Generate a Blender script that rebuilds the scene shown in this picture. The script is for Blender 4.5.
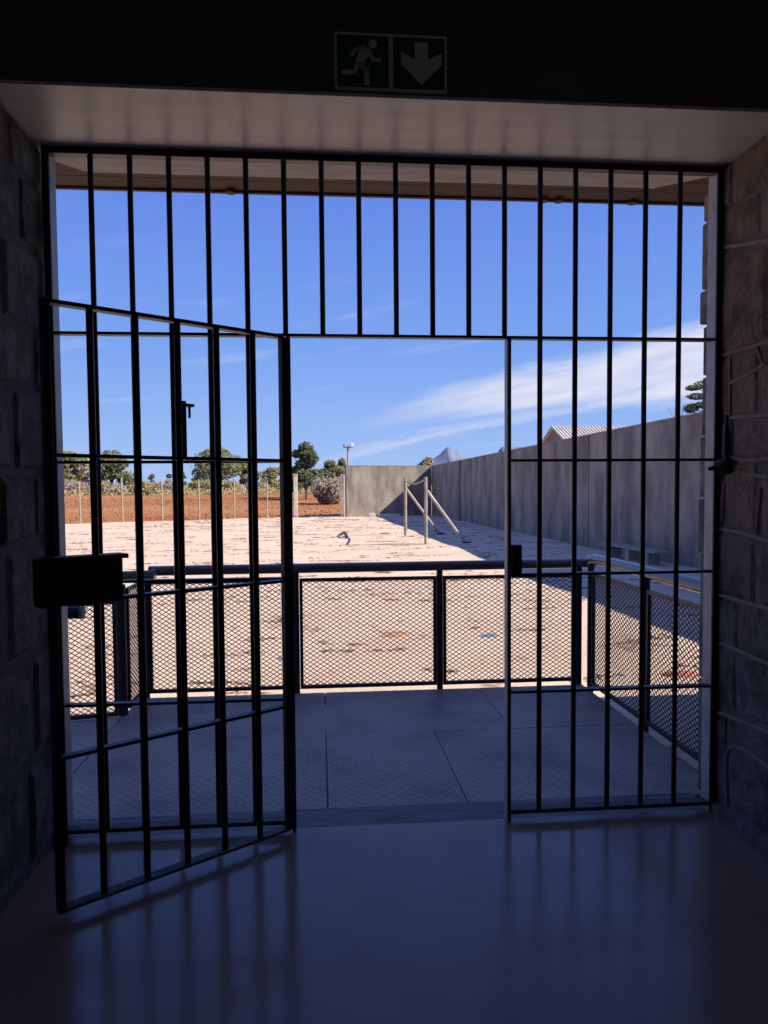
import bpy, math, random
from mathutils import Vector, Matrix
random.seed(7)
R = random.Random(11)
scene = bpy.context.scene
for o in list(bpy.data.objects): bpy.data.objects.remove(o, do_unlink=True)
col = scene.collection

# ------------------------------------------------------------------ camera
YAW, PITCH, ROLL = 0.0857368, 0.0473738, -0.0074928
fw = Vector((math.sin(YAW)*math.cos(PITCH), math.cos(YAW)*math.cos(PITCH), -math.sin(PITCH)))
rt = Vector((math.cos(YAW), -math.sin(YAW), 0)); up = rt.cross(fw)
cr, sr = math.cos(ROLL), math.sin(ROLL)
rt2 = cr*rt + sr*up; up2 = -sr*rt + cr*up
cam = bpy.data.cameras.new('camera'); camo = bpy.data.objects.new('camera', cam); col.objects.link(camo)
m3 = Matrix((rt2, up2, -fw)).transposed()
camo.matrix_world = Matrix.Translation((0, -3.22054, 1.5)) @ m3.to_4x4()
cam.sensor_fit = 'HORIZONTAL'; cam.sensor_width = 36; cam.lens = 740.424/768*36
cam.shift_y = 13.536/768; cam.clip_start = 0.02; cam.clip_end = 9000
scene.camera = camo
vs = scene.view_settings
vs.view_transform = 'Standard'; vs.look = 'None'; vs.gamma = 1; vs.use_curve_mapping = False; vs.exposure = 0.0

# ------------------------------------------------------------------ node helper
class N:
    def __init__(s, tree): s.t = tree
    def node(s, typ, **kw):
        n = s.t.nodes.new(typ)
        for k, v in kw.items(): setattr(n, k, v)
        return n
    def inp(s, sock, v):
        if hasattr(v, 'is_output'): s.t.links.new(v, sock)
        else: sock.default_value = v
    def math(s, op, a, b=0.0, c=None, clamp=False):
        n = s.node('ShaderNodeMath', operation=op, use_clamp=clamp); s.inp(n.inputs[0], a); s.inp(n.inputs[1], b)
        if c is not None: s.inp(n.inputs[2], c)
        return n.outputs[0]
    def noise(s, vec, scale, detail=3, rough=.5, dim='3D'):
        n = s.node('ShaderNodeTexNoise', noise_dimensions=dim); s.inp(n.inputs['Vector'], vec)
        n.inputs['Scale'].default_value = scale; n.inputs['Detail'].default_value = detail; n.inputs['Roughness'].default_value = rough
        return n.outputs['Fac']
    def ramp(s, fac, stops):
        n = s.node('ShaderNodeValToRGB'); s.inp(n.inputs[0], fac); e = n.color_ramp.elements
        while len(e) < len(stops): e.new(.5)
        for el, (p, c) in zip(e, stops): el.position = p; el.color = (c[0], c[1], c[2], 1) if not isinstance(c, float) else (c, c, c, 1)
        return n.outputs[0]
    def mix(s, fac, a, b):
        n = s.node('ShaderNodeMix', data_type='RGBA'); s.inp(n.inputs[0], fac)
        for sk, v in ((n.inputs[6], a), (n.inputs[7], b)):
            if isinstance(v, tuple): v = (v[0], v[1], v[2], 1)
            s.inp(sk, v)
        return n.outputs[2]
    def mapr(s, v, a, b, c=0., d=1., smooth=False):
        n = s.node('ShaderNodeMapRange'); n.interpolation_type = 'SMOOTHSTEP' if smooth else 'LINEAR'
        s.inp(n.inputs[0], v)
        for i, x in enumerate((a, b, c, d)): s.inp(n.inputs[i+1], x)
        return n.outputs[0]
    def xyz(s, v):
        n = s.node('ShaderNodeSeparateXYZ'); s.inp(n.inputs[0], v); return n.outputs
    def comb(s, x, y, z):
        n = s.node('ShaderNodeCombineXYZ')
        for i, v in enumerate((x, y, z)): s.inp(n.inputs[i], v)
        return n.outputs[0]

# ------------------------------------------------------------------ sky
SKY = 1.0
w = bpy.data.worlds.new('sky'); scene.world = w; w.use_nodes = True
t = w.node_tree; t.nodes.clear(); n = N(t)
d = n.node('ShaderNodeTexCoord').outputs['Generated']
X, Y, Z = n.xyz(d)
az = n.math('ARCTAN2', X, Y); el = n.math('ARCSINE', Z)
base = n.ramp(n.mapr(el, 0, 1.57), [(0, (.42, .58, .90)), (.045, (.32, .50, .91)), (.12, (.20, .375, .88)), (.24, (.130, .255, .80)), (.5, (.12, .235, .75)), (1, (.11, .215, .68))])
wv = n.comb(n.math('MULTIPLY', az, 3.0), n.math('MULTIPLY', n.math('SUBTRACT', el, n.math('MULTIPLY', az, .17)), 22.0), 0.0)
st1 = n.noise(wv, 1.6, 6, .58)
wv2 = n.comb(n.math('MULTIPLY', az, 9.0), n.math('MULTIPLY', n.math('SUBTRACT', el, n.math('MULTIPLY', az, .2)), 60.0), 3.0)
st2 = n.noise(wv2, 1.4, 5, .6)
# long bright cirrus bank
elc = n.math('ADD', n.math('ADD', .073, n.math('MULTIPLY', az, .285)), n.math('MULTIPLY', n.math('MULTIPLY', az, az), -.255))
wd = n.math('MAXIMUM', n.math('ADD', .006, n.math('MULTIPLY', az, .098)), .006)
dv = n.math('ADD', n.math('DIVIDE', n.math('SUBTRACT', el, elc), wd), n.math('MULTIPLY', n.math('SUBTRACT', st1, .5), 2.0))
bank = n.mapr(n.math('ABSOLUTE', dv), 1.2, .25, 0, 1, True)
bank = n.math('MULTIPLY', bank, n.mapr(az, .02, .3, .0, 1., True))
bank = n.math('MULTIPLY', bank, n.mapr(az, .9, .6, 0, 1, True))
bank = n.math('MULTIPLY', bank, n.mapr(st2, .25, .62, .6, 1.))
dv2 = n.math('ADD', n.math('DIVIDE', n.math('SUBTRACT', n.math('SUBTRACT', el, elc), -.036), .007), n.math('MULTIPLY', n.math('SUBTRACT', st2, .5), 4.0))
thin = n.math('MULTIPLY', n.mapr(n.math('ABSOLUTE', dv2), 1.4, .1, 0, .38, True), n.mapr(az, -.05, .1, 0, 1, True))
wisp = n.math('MULTIPLY', n.mapr(st1, .55, .78, 0, .4, True), n.mapr(el, .35, .12, 0, 1))
cl = n.math('MAXIMUM', n.math('MAXIMUM', bank, thin), wisp)
skyc = n.mix(n.math('MULTIPLY', cl, .95), base, (.80, .80, .92))
bg = n.node('ShaderNodeBackground'); t.links.new(skyc, bg.inputs[0]); bg.inputs[1].default_value = SKY
t.links.new(bg.outputs[0], n.node('ShaderNodeOutputWorld').inputs[0])

# ------------------------------------------------------------------ sun
sl = bpy.data.lights.new('sun', 'SUN'); sl.energy = 8.0; sl.angle = 0.0093; sl.color = (1, .93, .82)
so = bpy.data.objects.new('sun', sl); col.objects.link(so)
so.rotation_euler = Vector((-1.18, .38, -1.0)).to_track_quat('-Z', 'Y').to_euler(); so.location = (30, -10, 40)

# ------------------------------------------------------------------ materials
def pmat(name, c, rough=.7, metal=0., c2=None, scale=4., bump=0., bscale=60., spec=.5, stretch=(1, 1, 1), thresh=(.35, .65), rvar=0.):
    m = bpy.data.materials.new(name); m.use_nodes = True; tt = m.node_tree; tt.nodes.clear(); k = N(tt)
    b = k.node('ShaderNodeBsdfPrincipled'); o = k.node('ShaderNodeOutputMaterial'); tt.links.new(b.outputs[0], o.inputs[0])
    b.inputs['Roughness'].default_value = rough; b.inputs['Metallic'].default_value = metal; b.inputs['Specular IOR Level'].default_value = spec
    g = k.node('ShaderNodeNewGeometry').outputs['Position']
    mp = k.node('ShaderNodeMapping'); tt.links.new(g, mp.inputs[0]); mp.inputs['Scale'].default_value = stretch
    v = mp.outputs[0]
    c = tuple(c)
    if c2 is not None:
        f = k.mapr(k.noise(v, scale, 6, .6), thresh[0], thresh[1], 0, 1, True)
        tt.links.new(k.mix(f, c, tuple(c2)), b.inputs['Base Color'])
        if rvar: tt.links.new(k.mapr(f, 0, 1, rough, rough+rvar), b.inputs['Roughness'])
    else: b.inputs['Base Color'].default_value = (*c, 1)
    if bump:
        bn = k.node('ShaderNodeBump'); bn.inputs['Strength'].default_value = bump; bn.inputs['Distance'].default_value = .03 if 'stone' in name else .01
        tt.links.new(k.noise(v, bscale, 5, .65), bn.inputs['Height']); tt.links.new(bn.outputs[0], b.inputs['Normal'])
    m['b'] = 1
    return m
M = {}
M['iron'] = pmat('black_iron_paint', (.012, .012, .014), .42, 0, (.022, .02, .02), 12, .15, 90)
M['worn'] = pmat('dusty_worn_iron', (.05, .047, .045), .6, 0, (.13, .12, .115), 22, .25, 70)
M['frame'] = pmat('grey_lit_frame_side', (.56, .53, .51), .45, 0, (.44, .415, .40), 9, .1, 60)  # light falling on the inner frame sides is put into this grey
M['lock'] = pmat('black_lock_paint', (.008, .008, .009), .5, 0, (.014, .013, .013), 14, .1, 70)
M['floor'] = pmat('blue_grey_floor_paint', (.42, .29, .215), .13, 0, (.34, .235, .175), 2.2, .03, 6, .42, thresh=(.3, .7), rvar=.1)
M['threshold'] = pmat('worn_threshold_paint', (.20, .165, .155), .5, 0, (.10, .085, .082), 9, .2, 50, stretch=(.5, 3, 1))
M['stone_r'] = pmat('brown_stone', (.36, .30, .25), .85, 0, (.15, .135, .12), 7, .9, 26)
M['stone_r2'] = pmat('rust_stone', (.40, .28, .20), .85, 0, (.17, .14, .12), 7, .9, 30)
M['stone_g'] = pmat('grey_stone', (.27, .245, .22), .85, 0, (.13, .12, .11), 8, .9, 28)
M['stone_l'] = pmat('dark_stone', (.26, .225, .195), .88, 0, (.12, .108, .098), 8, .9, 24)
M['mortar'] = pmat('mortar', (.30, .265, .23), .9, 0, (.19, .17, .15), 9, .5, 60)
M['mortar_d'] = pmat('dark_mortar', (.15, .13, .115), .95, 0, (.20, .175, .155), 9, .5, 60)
M['bead'] = pmat('raised_pointing', (.46, .41, .36), .9, 0, (.32, .285, .25), 14, .3, 80)
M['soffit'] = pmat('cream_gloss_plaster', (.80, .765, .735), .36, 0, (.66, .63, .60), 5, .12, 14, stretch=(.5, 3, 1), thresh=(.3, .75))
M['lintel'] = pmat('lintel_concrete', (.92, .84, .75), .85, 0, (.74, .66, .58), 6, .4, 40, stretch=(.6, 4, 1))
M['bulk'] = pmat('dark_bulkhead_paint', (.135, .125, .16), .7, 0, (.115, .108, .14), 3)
M['ceil'] = pmat('pale_bounce_paint', (.72, .69, .64), .8)  # kept pale so the ceiling and end wall bounce daylight back
M['eave'] = pmat('brown_eave_board', (.11, .055, .026), .8, 0, (.07, .036, .018), 6, .3, 30, stretch=(.3, 4, 4))
M['facade'] = pmat('facade_plaster', (.45, .42, .38), .9, 0, (.36, .33, .30), 3, .3, 30)
M['galv'] = pmat('galvanised_tube', (.11, .115, .125), .2, 0, (.08, .085, .095), 5, .03, 40, .9)
M['mesh'] = pmat('painted_mesh_steel', (.035, .036, .042), .5, .2)
M['railpost'] = pmat('dark_rail_steel', (.05, .052, .06), .45, .3, (.035, .036, .04), 6)
M['concrete'] = pmat('grey_concrete', (.315, .265, .215), .92, 0, (.15, .127, .104), 1.2, .15, 20, stretch=(1, 1, .42), thresh=(.32, .68))
M['coping'] = pmat('coping_concrete', (.36, .315, .28), .9, 0, (.25, .22, .195), 3, .3, 20)
M['bench'] = pmat('bench_concrete', (.36, .32, .28), .9, 0, (.26, .23, .2), 3, .2, 20)
M['whitewash'] = pmat('pale_concrete', (.62, .57, .50), .9, 0, (.5, .45, .4), 3, .3, 20)
M['pipe'] = pmat('weathered_pipe', (.40, .33, .26), .8, 0, (.25, .20, .16), 4, .3, 30)
M['pipe_l'] = pmat('pale_weathered_pipe', (.50, .45, .40), .75, 0, (.36, .32, .28), 4, .3, 30)
M['fencepost'] = pmat('pale_fence_post', (.40, .32, .25), .9, 0, (.28, .22, .17), 4)
M['wire'] = pmat('rusty_wire', (.12, .09, .07), .7, .3)
M['bark'] = pmat('bark', (.11, .085, .065), .9, 0, (.07, .055, .045), 5)
M['signwhite'] = pmat('sign_white', (.85, .87, .85), .6)
M['signgreen'] = pmat('sign_green', (.02, .12, .085), .5)
M['signback'] = pmat('sign_backing', (.3, .3, .3), .6)
M['roofsheet'] = pmat('pale_roof_sheet', (.62, .54, .44), .7, .0, (.5, .43, .35), 2)
M['housewall'] = pmat('house_wall', (.20, .165, .13), .9)
M['far_white'] = pmat('far_white_wall', (.75, .73, .70), .9)
M['far_roof'] = pmat('far_roof', (.35, .33, .33), .9)
M['hazed_rock'] = pmat('haze_tinted_rock', (.20, .21, .30), .95, 0, (.13, .14, .22), .012, .0)  # blue aerial haze is mixed into the base colour
M['hole'] = pmat('hole_black', (.002, .002, .002), .9)
M['branchdark'] = pmat('dark_debris', (.06, .05, .05), .9)
M['blue'] = pmat('blue_grey_scrap', (.16, .22, .27), .8)
M['red'] = pmat('red_scrap', (.42, .13, .10), .8)
M['orange'] = pmat('orange_scrap', (.55, .28, .14), .8)

def leafmat(name, a, b):
    m = pmat(name, a, .75, 0, b, .9, 0, thresh=(.35, .65), spec=.25)
    return m
M['leaf_dark'] = leafmat('leaf_dark_green', (.050, .075, .030), (.11, .125, .05))
M['leaf_olive'] = leafmat('leaf_olive', (.15, .145, .06), (.26, .22, .10))
M['leaf_mid'] = leafmat('leaf_mid_green', (.085, .105, .045), (.17, .165, .075))
M['leaf_grey'] = leafmat('leaf_grey_dry', (.22, .185, .14), (.34, .28, .22))
M['leaf_dry'] = leafmat('leaf_dry_olive', (.24, .20, .09), (.36, .27, .13))
M['grass'] = leafmat('dry_red_grass', (.32, .125, .05), (.38, .19, .08))
M['weed'] = leafmat('dry_weed', (.28, .18, .12), (.17, .11, .08))

# sandy ground: pale sand, brown litter streaks, red soil scuffs
m = bpy.data.materials.new('pale_sand_ground'); m.use_nodes = True; tt = m.node_tree; tt.nodes.clear(); k = N(tt)
b = k.node('ShaderNodeBsdfPrincipled'); tt.links.new(b.outputs[0], k.node('ShaderNodeOutputMaterial').inputs[0]); b.inputs['Roughness'].default_value = .95; b.inputs['Specular IOR Level'].default_value = .1
g = k.node('ShaderNodeNewGeometry').outputs['Position']
c0 = k.mix(k.mapr(k.noise(g, .5, 6, .6), .35, .7), (.67, .505, .37), (.57, .41, .29))
c0 = k.mix(k.mapr(k.noise(g, .9, 8, .68), .60, .66, 0, .85, True), c0, (.30, .17, .11))
mp = k.node('ShaderNodeMapping'); tt.links.new(g, mp.inputs[0]); mp.inputs['Scale'].default_value = (1, .8, 1); mp.inputs['Location'].default_value = (13, 5, 0)
c0 = k.mix(k.mapr(k.noise(mp.outputs[0], 1.7, 9, .7), .625, .67, 0, .9, True), c0, (.13, .085, .065))
tt.links.new(c0, b.inputs['Base Color'])
bn = k.node('ShaderNodeBump'); bn.inputs['Strength'].default_value = .6; bn.inputs['Distance'].default_value = .05
tt.links.new(k.noise(g, 8, 6, .7), bn.inputs['Height']); tt.links.new(bn.outputs[0], b.inputs['Normal'])
M['sand'] = m
M['field'] = pmat('red_field_soil', (.33, .118, .042), .95, 0, (.37, .185, .085), .12, .3, 3, stretch=(.35, 1, 1), spec=.1)

# chequer plate: raised lozenges, neighbours turned at right angles
m = bpy.data.materials.new('chequer_plate_steel'); m.use_nodes = True; tt = m.node_tree; tt.nodes.clear(); k = N(tt)
b = k.node('ShaderNodeBsdfPrincipled'); tt.links.new(b.outputs[0], k.node('ShaderNodeOutputMaterial').inputs[0])
g = k.node('ShaderNodeNewGeometry').outputs['Position']; gx, gy, gz = k.xyz(g)
P_ = .034
u = k.math('DIVIDE', gx, P_); v = k.math('DIVIDE', gy, P_)
iu = k.math('FLOOR', u); iv = k.math('FLOOR', v)
par = k.math('FLOORED_MODULO', k.math('ADD', iu, iv), 2.0)
fu = k.math('SUBTRACT', k.math('FRACT', u), .5); fv = k.math('SUBTRACT', k.math('FRACT', v), .5)
a_ = k.math('ADD', fu, fv); b_ = k.math('SUBTRACT', fu, fv)
la = k.math('ADD', k.math('MULTIPLY', a_, par), k.math('MULTIPLY', b_, k.math('SUBTRACT', 1., par)))
lb = k.math('ADD', k.math('MULTIPLY', b_, par), k.math('MULTIPLY', a_, k.math('SUBTRACT', 1., par)))
e_ = k.math('ADD', k.math('MULTIPLY', k.math('MULTIPLY', la, la), 1.5), k.math('MULTIPLY', k.math('MULTIPLY', lb, lb), 22.))
hgt = k.mapr(e_, 1., .35, 0, 1, True)
bn = k.node('ShaderNodeBump'); bn.inputs['Strength'].default_value = 1.; bn.inputs['Distance'].default_value = .022
tt.links.new(hgt, bn.inputs['Height']); tt.links.new(bn.outputs[0], b.inputs['Normal'])
wear = k.mapr(k.noise(g, 1.8, 6, .65), .42, .66, 0, 1, True)
tt.links.new(k.mix(wear, (.54, .42, .345), (.36, .28, .235)), b.inputs['Base Color'])
b.inputs['Roughness'].default_value = .5; b.inputs['Metallic'].default_value = 0.
M['plate'] = m

# ------------------------------------------------------------------ mesh helpers
class B:
    def __init__(s): s.v = []; s.f = []
    def box(s, a, c):
        i = len(s.v); x0, y0, z0 = a; x1, y1, z1 = c
        s.v += [(x, y, z) for z in (z0, z1) for x, y in ((x0, y0), (x1, y0), (x1, y1), (x0, y1))]
        s.f += [tuple(i+q for q in f) for f in ((3, 2, 1, 0), (4, 5, 6, 7), (0, 1, 5, 4), (1, 2, 6, 5), (2, 3, 7, 6), (3, 0, 4, 7))]
        return s
    def obox(s, o, ex, ey, ez, a, c):   # box in a turned frame
        i = len(s.v); x0, y0, z0 = a; x1, y1, z1 = c
        for z in (z0, z1):
            for x, y in ((x0, y0), (x1, y0), (x1, y1), (x0, y1)): s.v.append(tuple(Vector(o)+Vector(ex)*x+Vector(ey)*y+Vector(ez)*z))
        s.f += [tuple(i+q for q in f) for f in ((3, 2, 1, 0), (4, 5, 6, 7), (0, 1, 5, 4), (1, 2, 6, 5), (2, 3, 7, 6), (3, 0, 4, 7))]
        return s
    def tube(s, pts, r, k=10, cap=True, r1=None):
        pts = [Vector(p) for p in pts]; n0 = len(s.v); L = len(pts)
        prev = None
        for j, p in enumerate(pts):
            d = (pts[min(j+1, L-1)]-pts[max(j-1, 0)]).normalized()
            if prev is None: a = d.orthogonal().normalized()
            else: a = (prev - d*prev.dot(d)).normalized()
            prev = a; c = d.cross(a)
            rr = r if r1 is None else r+(r1-r)*j/max(1, L-1)
            for q in range(k):
                an = 2*math.pi*q/k; s.v.append(tuple(p+a*rr*math.cos(an)+c*rr*math.sin(an)))
        for j in range(L-1):
            for q in range(k):
                A = n0+j*k+q; Bq = n0+j*k+(q+1) % k; s.f.append((A, Bq, Bq+k, A+k))
        if cap: s.f.append(tuple(n0+q for q in reversed(range(k)))); s.f.append(tuple(n0+(L-1)*k+q for q in range(k)))
        return s
    def prism(s, poly, fn, t0, t1):     # poly in 2D, fn(u, v, t) -> point
        i = len(s.v); L = len(poly)
        s.v += [tuple(fn(u, v, t0)) for u, v in poly]+[tuple(fn(u, v, t1)) for u, v in poly]
        s.f.append(tuple(i+q for q in reversed(range(L)))); s.f.append(tuple(i+L+q for q in range(L)))
        for q in range(L): s.f.append((i+q, i+(q+1) % L, i+L+(q+1) % L, i+L+q))
        return s
    def build(s, name, mat, parent=None, smooth=False, bevel=0, kind=None):
        org = Vector(parent_origin(parent)) if parent else None
        if org is None:
            xs = [p[0] for p in s.v]; ys = [p[1] for p in s.v]; zs = [p[2] for p in s.v]
            org = Vector(((min(xs)+max(xs))/2, (min(ys)+max(ys))/2, min(zs)))
        me = bpy.data.meshes.new(name); me.from_pydata([tuple(Vector(p)-org) for p in s.v], [], s.f); me.update()
        import bmesh
        if len(s.f) < 4000:
            bm = bmesh.new(); bm.from_mesh(me); bmesh.ops.recalc_face_normals(bm, faces=bm.faces); bm.to_mesh(me); bm.free()
        me.materials.append(mat)
        if smooth:
            for p in me.polygons: p.use_smooth = True
        o = bpy.data.objects.new(name, me); col.objects.link(o)
        if parent: o.parent = parent
        else: o.location = org
        o['_org'] = list(org)
        if bevel:
            bv = o.modifiers.new('bevel', 'BEVEL'); bv.width = bevel; bv.segments = 2; bv.limit_method = 'ANGLE'; bv.angle_limit = .7
        if smooth and me.polygons:
            es = o.modifiers.new('edges', 'EDGE_SPLIT'); es.split_angle = .8
        if kind: o['kind'] = kind
        return o
def parent_origin(p): return p['_org']
def thing(name, loc, label, cat, group=None):
    o = bpy.data.objects.new(name, None); col.objects.link(o); o.location = loc; o['_org'] = list(loc)
    o.empty_display_size = .1
    return tag(o, label, cat, group)
def tag(o, label, cat, group=None):
    o['label'] = label; o['category'] = cat
    if group: o['group'] = group
    return o
def struct(o, label=None, cat=None):
    o['kind'] = 'structure'
    if label: o['label'] = label
    if cat: o['category'] = cat
    return o
def empty_struct(name, loc, label, cat):
    return struct(thing(name, loc, label, cat))

# ================================================================== THE BUILDING
XL, XR, ZS = -1.15, 1.81, 2.922      # passage sides, soffit height
struct(B().box((XL-.3, -6.2, -.25), (XR+.3, .03, 0)).build('floor', M['floor']), 'glossy dark blue-grey painted passage floor', 'floor')
th = struct(B().box((XL-.02, .03, -.25), (XR+.02, .262, -.012)).build('trim_1', M['threshold'], bevel=.008), 'worn painted concrete threshold strip under the grille', 'threshold')
struct(B().box((XL-.3, -6.2, 3.55), (XR+.3, -.2, 3.7)).build('ceiling', M['ceil']), 'pale passage ceiling', 'ceiling')
struct(B().box((XL-.3, -4.8, 0), (XR+.3, -4.6, 3.55)).build('wall_back', M['ceil']), 'pale unseen end wall behind the viewer, set close to bounce light', 'wall')  # unseen wall, brought nearer to throw light onto bulkhead and sign
# bulkhead with its lighter soffit
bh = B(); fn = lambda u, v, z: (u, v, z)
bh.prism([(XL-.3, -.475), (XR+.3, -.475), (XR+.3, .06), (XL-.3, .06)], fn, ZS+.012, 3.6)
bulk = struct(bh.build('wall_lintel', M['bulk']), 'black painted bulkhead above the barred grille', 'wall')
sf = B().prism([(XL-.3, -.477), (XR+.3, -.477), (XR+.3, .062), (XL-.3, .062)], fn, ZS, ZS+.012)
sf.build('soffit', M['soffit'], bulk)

# side walls of stone
def stone(parent, X, nx, quad, proud, mat, rec=.012):
    """quad: corners (y,z) low-near, low-far, high-far, high-near; nx: outward normal of the wall face."""
    G = 5; v = []; f = []
    for i in range(G):
        for j in range(G):
            u = (0, .10, .5, .90, 1)[j]; w_ = (0, .10, .5, .90, 1)[i]
            lo = Vector(quad[0]).lerp(Vector(quad[1]), u); hi = Vector(quad[3]).lerp(Vector(quad[2]), u)
            p = lo.lerp(hi, w_)
            edge = i in (0, G-1) or j in (0, G-1)
            h = -rec if edge else proud*(.75+R.random()*.6)
            jit = 0 if not edge else .004
            v.append((X+nx*h, p[0]+R.uniform(-1, 1)*(jit+.003), p[1]+R.uniform(-1, 1)*(jit+.003)))
    for i in range(G-1):
        for j in range(G-1):
            a = i*G+j; f.append((a, a+1, a+G+1, a+G))
    bb = B(); bb.v = v; bb.f = f
    return bb.build('stone', mat, parent, smooth=False)

def stone_wall(name, X, nx, rows, mats, mort, label, gap, proud, gh):
    r = B(); r.box((min(X, X-nx*.3), -6.0, 0), (max(X, X-nx*.3), .06, ZS+.7))
    wall = struct(r.build(name, mort), label, 'wall')
    for (zl, zl2, zh, zh2, cuts, mk) in rows:      # heights at y=0.2 side and slope per metre toward the viewer
        ys = [.06]+list(cuts)
        y = ys[-1]
        while y > -3.1: y -= R.uniform(.34, .58); ys.append(y)
        for a, c in zip(ys[:-1], ys[1:]):
            def zz(z0, sl, yy): return z0+sl*max(-.55, min(yy, .2))
            q = [(c+gap, zz(zl, zl2, c)+gh), (a-gap, zz(zl, zl2, a)+gh), (a-gap, zz(zh, zh2, a)-gh), (c+gap, zz(zh, zh2, c)-gh)]
            stone(wall, X, nx, q, proud*(.7+.6*R.random()), R.choice(mats[mk]), .004 if nx < 0 else .012)
    return wall
mr = {'t': [M['stone_r'], M['stone_r2']], 'g': [M['stone_g']], 'b': [M['stone_r2']], 'l': [M['stone_l']], 'm': [M['stone_l'], M['stone_g']]}
rowsR = [(.06, 0, .50, -.05, [-.095, -.42], 'g'), (.50, -.05, .79, .02, [-.16, -.5], 'g'), (.79, .02, 1.01, .02, [-.17, -.45], 'g'), (1.01, .02, 1.315, .08, [-.30], 'g'),
         (1.315, .08, 1.635, .07, [-.035, -.30], 'b'), (1.635, .07, 1.805, .05, [-.08], 't'), (1.805, .05, 2.09, .02, [-.075, -.29], 't'), (2.09, .02, 2.575, .23, [-.36], 't'),
         (2.575, .23, 2.727, .02, [-.3], 't'), (2.727, .02, 2.93, 0, [-.07], 't')]
wr = stone_wall('wall_right', XR, -1, rowsR, mr, M['mortar'], 'brown rough stone wall with raised mortar lines, right of the grille', .003, .008, .003)
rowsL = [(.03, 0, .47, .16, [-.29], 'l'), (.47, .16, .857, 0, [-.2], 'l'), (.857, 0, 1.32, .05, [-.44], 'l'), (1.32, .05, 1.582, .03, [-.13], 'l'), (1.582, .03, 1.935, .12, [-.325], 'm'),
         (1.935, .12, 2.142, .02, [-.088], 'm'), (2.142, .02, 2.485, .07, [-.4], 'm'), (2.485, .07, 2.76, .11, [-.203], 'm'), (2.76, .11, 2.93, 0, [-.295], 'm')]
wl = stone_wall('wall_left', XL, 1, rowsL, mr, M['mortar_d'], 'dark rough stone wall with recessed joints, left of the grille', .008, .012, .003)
# raised pointing on the right wall
def bead(pts, r=.0085):
    out = []
    for a, c in zip(pts[:-1], pts[1:]):
        for q in range(3):
            f_ = q/3; out.append((XR-.004, a[0]+(c[0]-a[0])*f_, a[1]+(c[1]-a[1])*f_+R.uniform(-.002, .002)))
    out.append((XR-.004, *pts[-1]))
    B().tube(out, r, 6).build('mortar_bead', M['bead'], wr, smooth=True)
for pts in [[(.014, 2.576), (-.331, 2.496), (-.8, 2.47)], [(.035, 2.095), (-.342, 2.087), (-.9, 2.09)], [(-.274, 2.08), (-.318, 2.003)], [(-.075, 1.961), (-.2, 1.972), (-.345, 2.003)],
            [(-.072, 2.076), (-.079, 1.808)], [(-.079, 1.808), (-.351, 1.793), (-.9, 1.79)], [(-.084, 1.636), (-.2, 1.615), (-.356, 1.616), (-.9, 1.6)],
            [(-.034, 1.351), (-.03, 1.44), (-.046, 1.522), (-.08, 1.553), (-.133, 1.564), (-.351, 1.547), (-.6, 1.5)], [(.007, 1.318), (-.365, 1.287), (-.9, 1.26)], [(-.318, 1.502), (-.30, 1.4), (-.288, 1.307)],
            [(.016, 1.014), (-.373, 1.007), (-.9, 1.0)], [(.01, .797), (-.379, .786), (-.9, .77)], [(-.015, .474), (-.387, .504), (-.9, .52)],
            [(-.101, .077), (-.093, .19), (-.087, .291), (-.105, .335), (-.142, .356), (-.226, .376), (-.391, .364), (-.6, .33)]]:
    bead(pts)
struct(B().prism([(0, 0), (-.035, 0), (-.028, .05), (0, .062)], lambda u, v, t_: (XR+u, t_, v), -5.9, .03).build('baseboard_right', M['threshold']), 'low dark mortar kerb along the foot of the right stone wall', 'baseboard')
# facade either side and over the opening, outer lintel, eave
fc = B()
fc.box((-16, -.1, -.6), (XL-.3, .2, 3.6)); fc.box((XR+.3, -.1, -.6), (16, .2, 3.6)); fc.box((XL-.3, .07, ZS+.06), (XR+.3, .2, 3.6))
struct(fc.build('wall_front', M['facade']), 'outer face of the building around the gateway', 'wall')
lt = B().prism([(XL-.25, .062), (XR+.25, .062), (XR+.25, .09), (XR-.02, .09), (XR-.22, .235), (XL+.14, .235), (XL+.02, .12), (XL-.25, .09)], fn, ZS-.006, ZS+.10)
struct(lt.build('trim_2', M['lintel'], bevel=.01), 'rough pale concrete outer lintel seen over the top rail', 'lintel')
ev = empty_struct('roof', (0, .9, 3.4), 'brown boarded eave of the building roof above the gateway', 'roof')
for i in range(8):
    y0 = .2+i*.155
    B().box((-16, y0, 3.33), (16, y0+.149, 3.355)).build('plank', M['eave'], ev)
B().box((-16, .2, 3.355), (16, 1.44, 3.53)).build('roof_slab', M['eave'], ev)
B().box((-16, 1.437, 3.318), (16, 1.462, 3.55)).build('fascia', M['eave'], ev)
for xx in (-.52, 1.42, 1.52, 2.0): B().tube([(xx, 1.425, 3.335), (xx, 1.425, 3.308)], .03, 8).build('drip_lump', M['eave'], ev)
# rough outer reveal edge stones
for sx, X in ((-1, XL), (1, XR)):
    z = 0.0
    while z < 2.85:
        h = R.uniform(.16, .34); h = min(h, 2.9-z)
        pr = R.uniform(-.004, .016)
        s_ = B(); s_.prism([(0, -.02), (0, -.02+.25+R.uniform(0, .01)), (.12, .245), (.12, -.02)], lambda u, v, t_, X=X, sx=sx, pr=pr: (X+sx*(u-pr+(.040 if sx > 0 else .022)), .085+v*.7, t_), z+.006, z+h-.006)
        s_.build('quoin_stone', M['stone_r'] if sx > 0 else M['stone_g'], wr if sx > 0 else wl, bevel=.008)
        z += h

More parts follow.
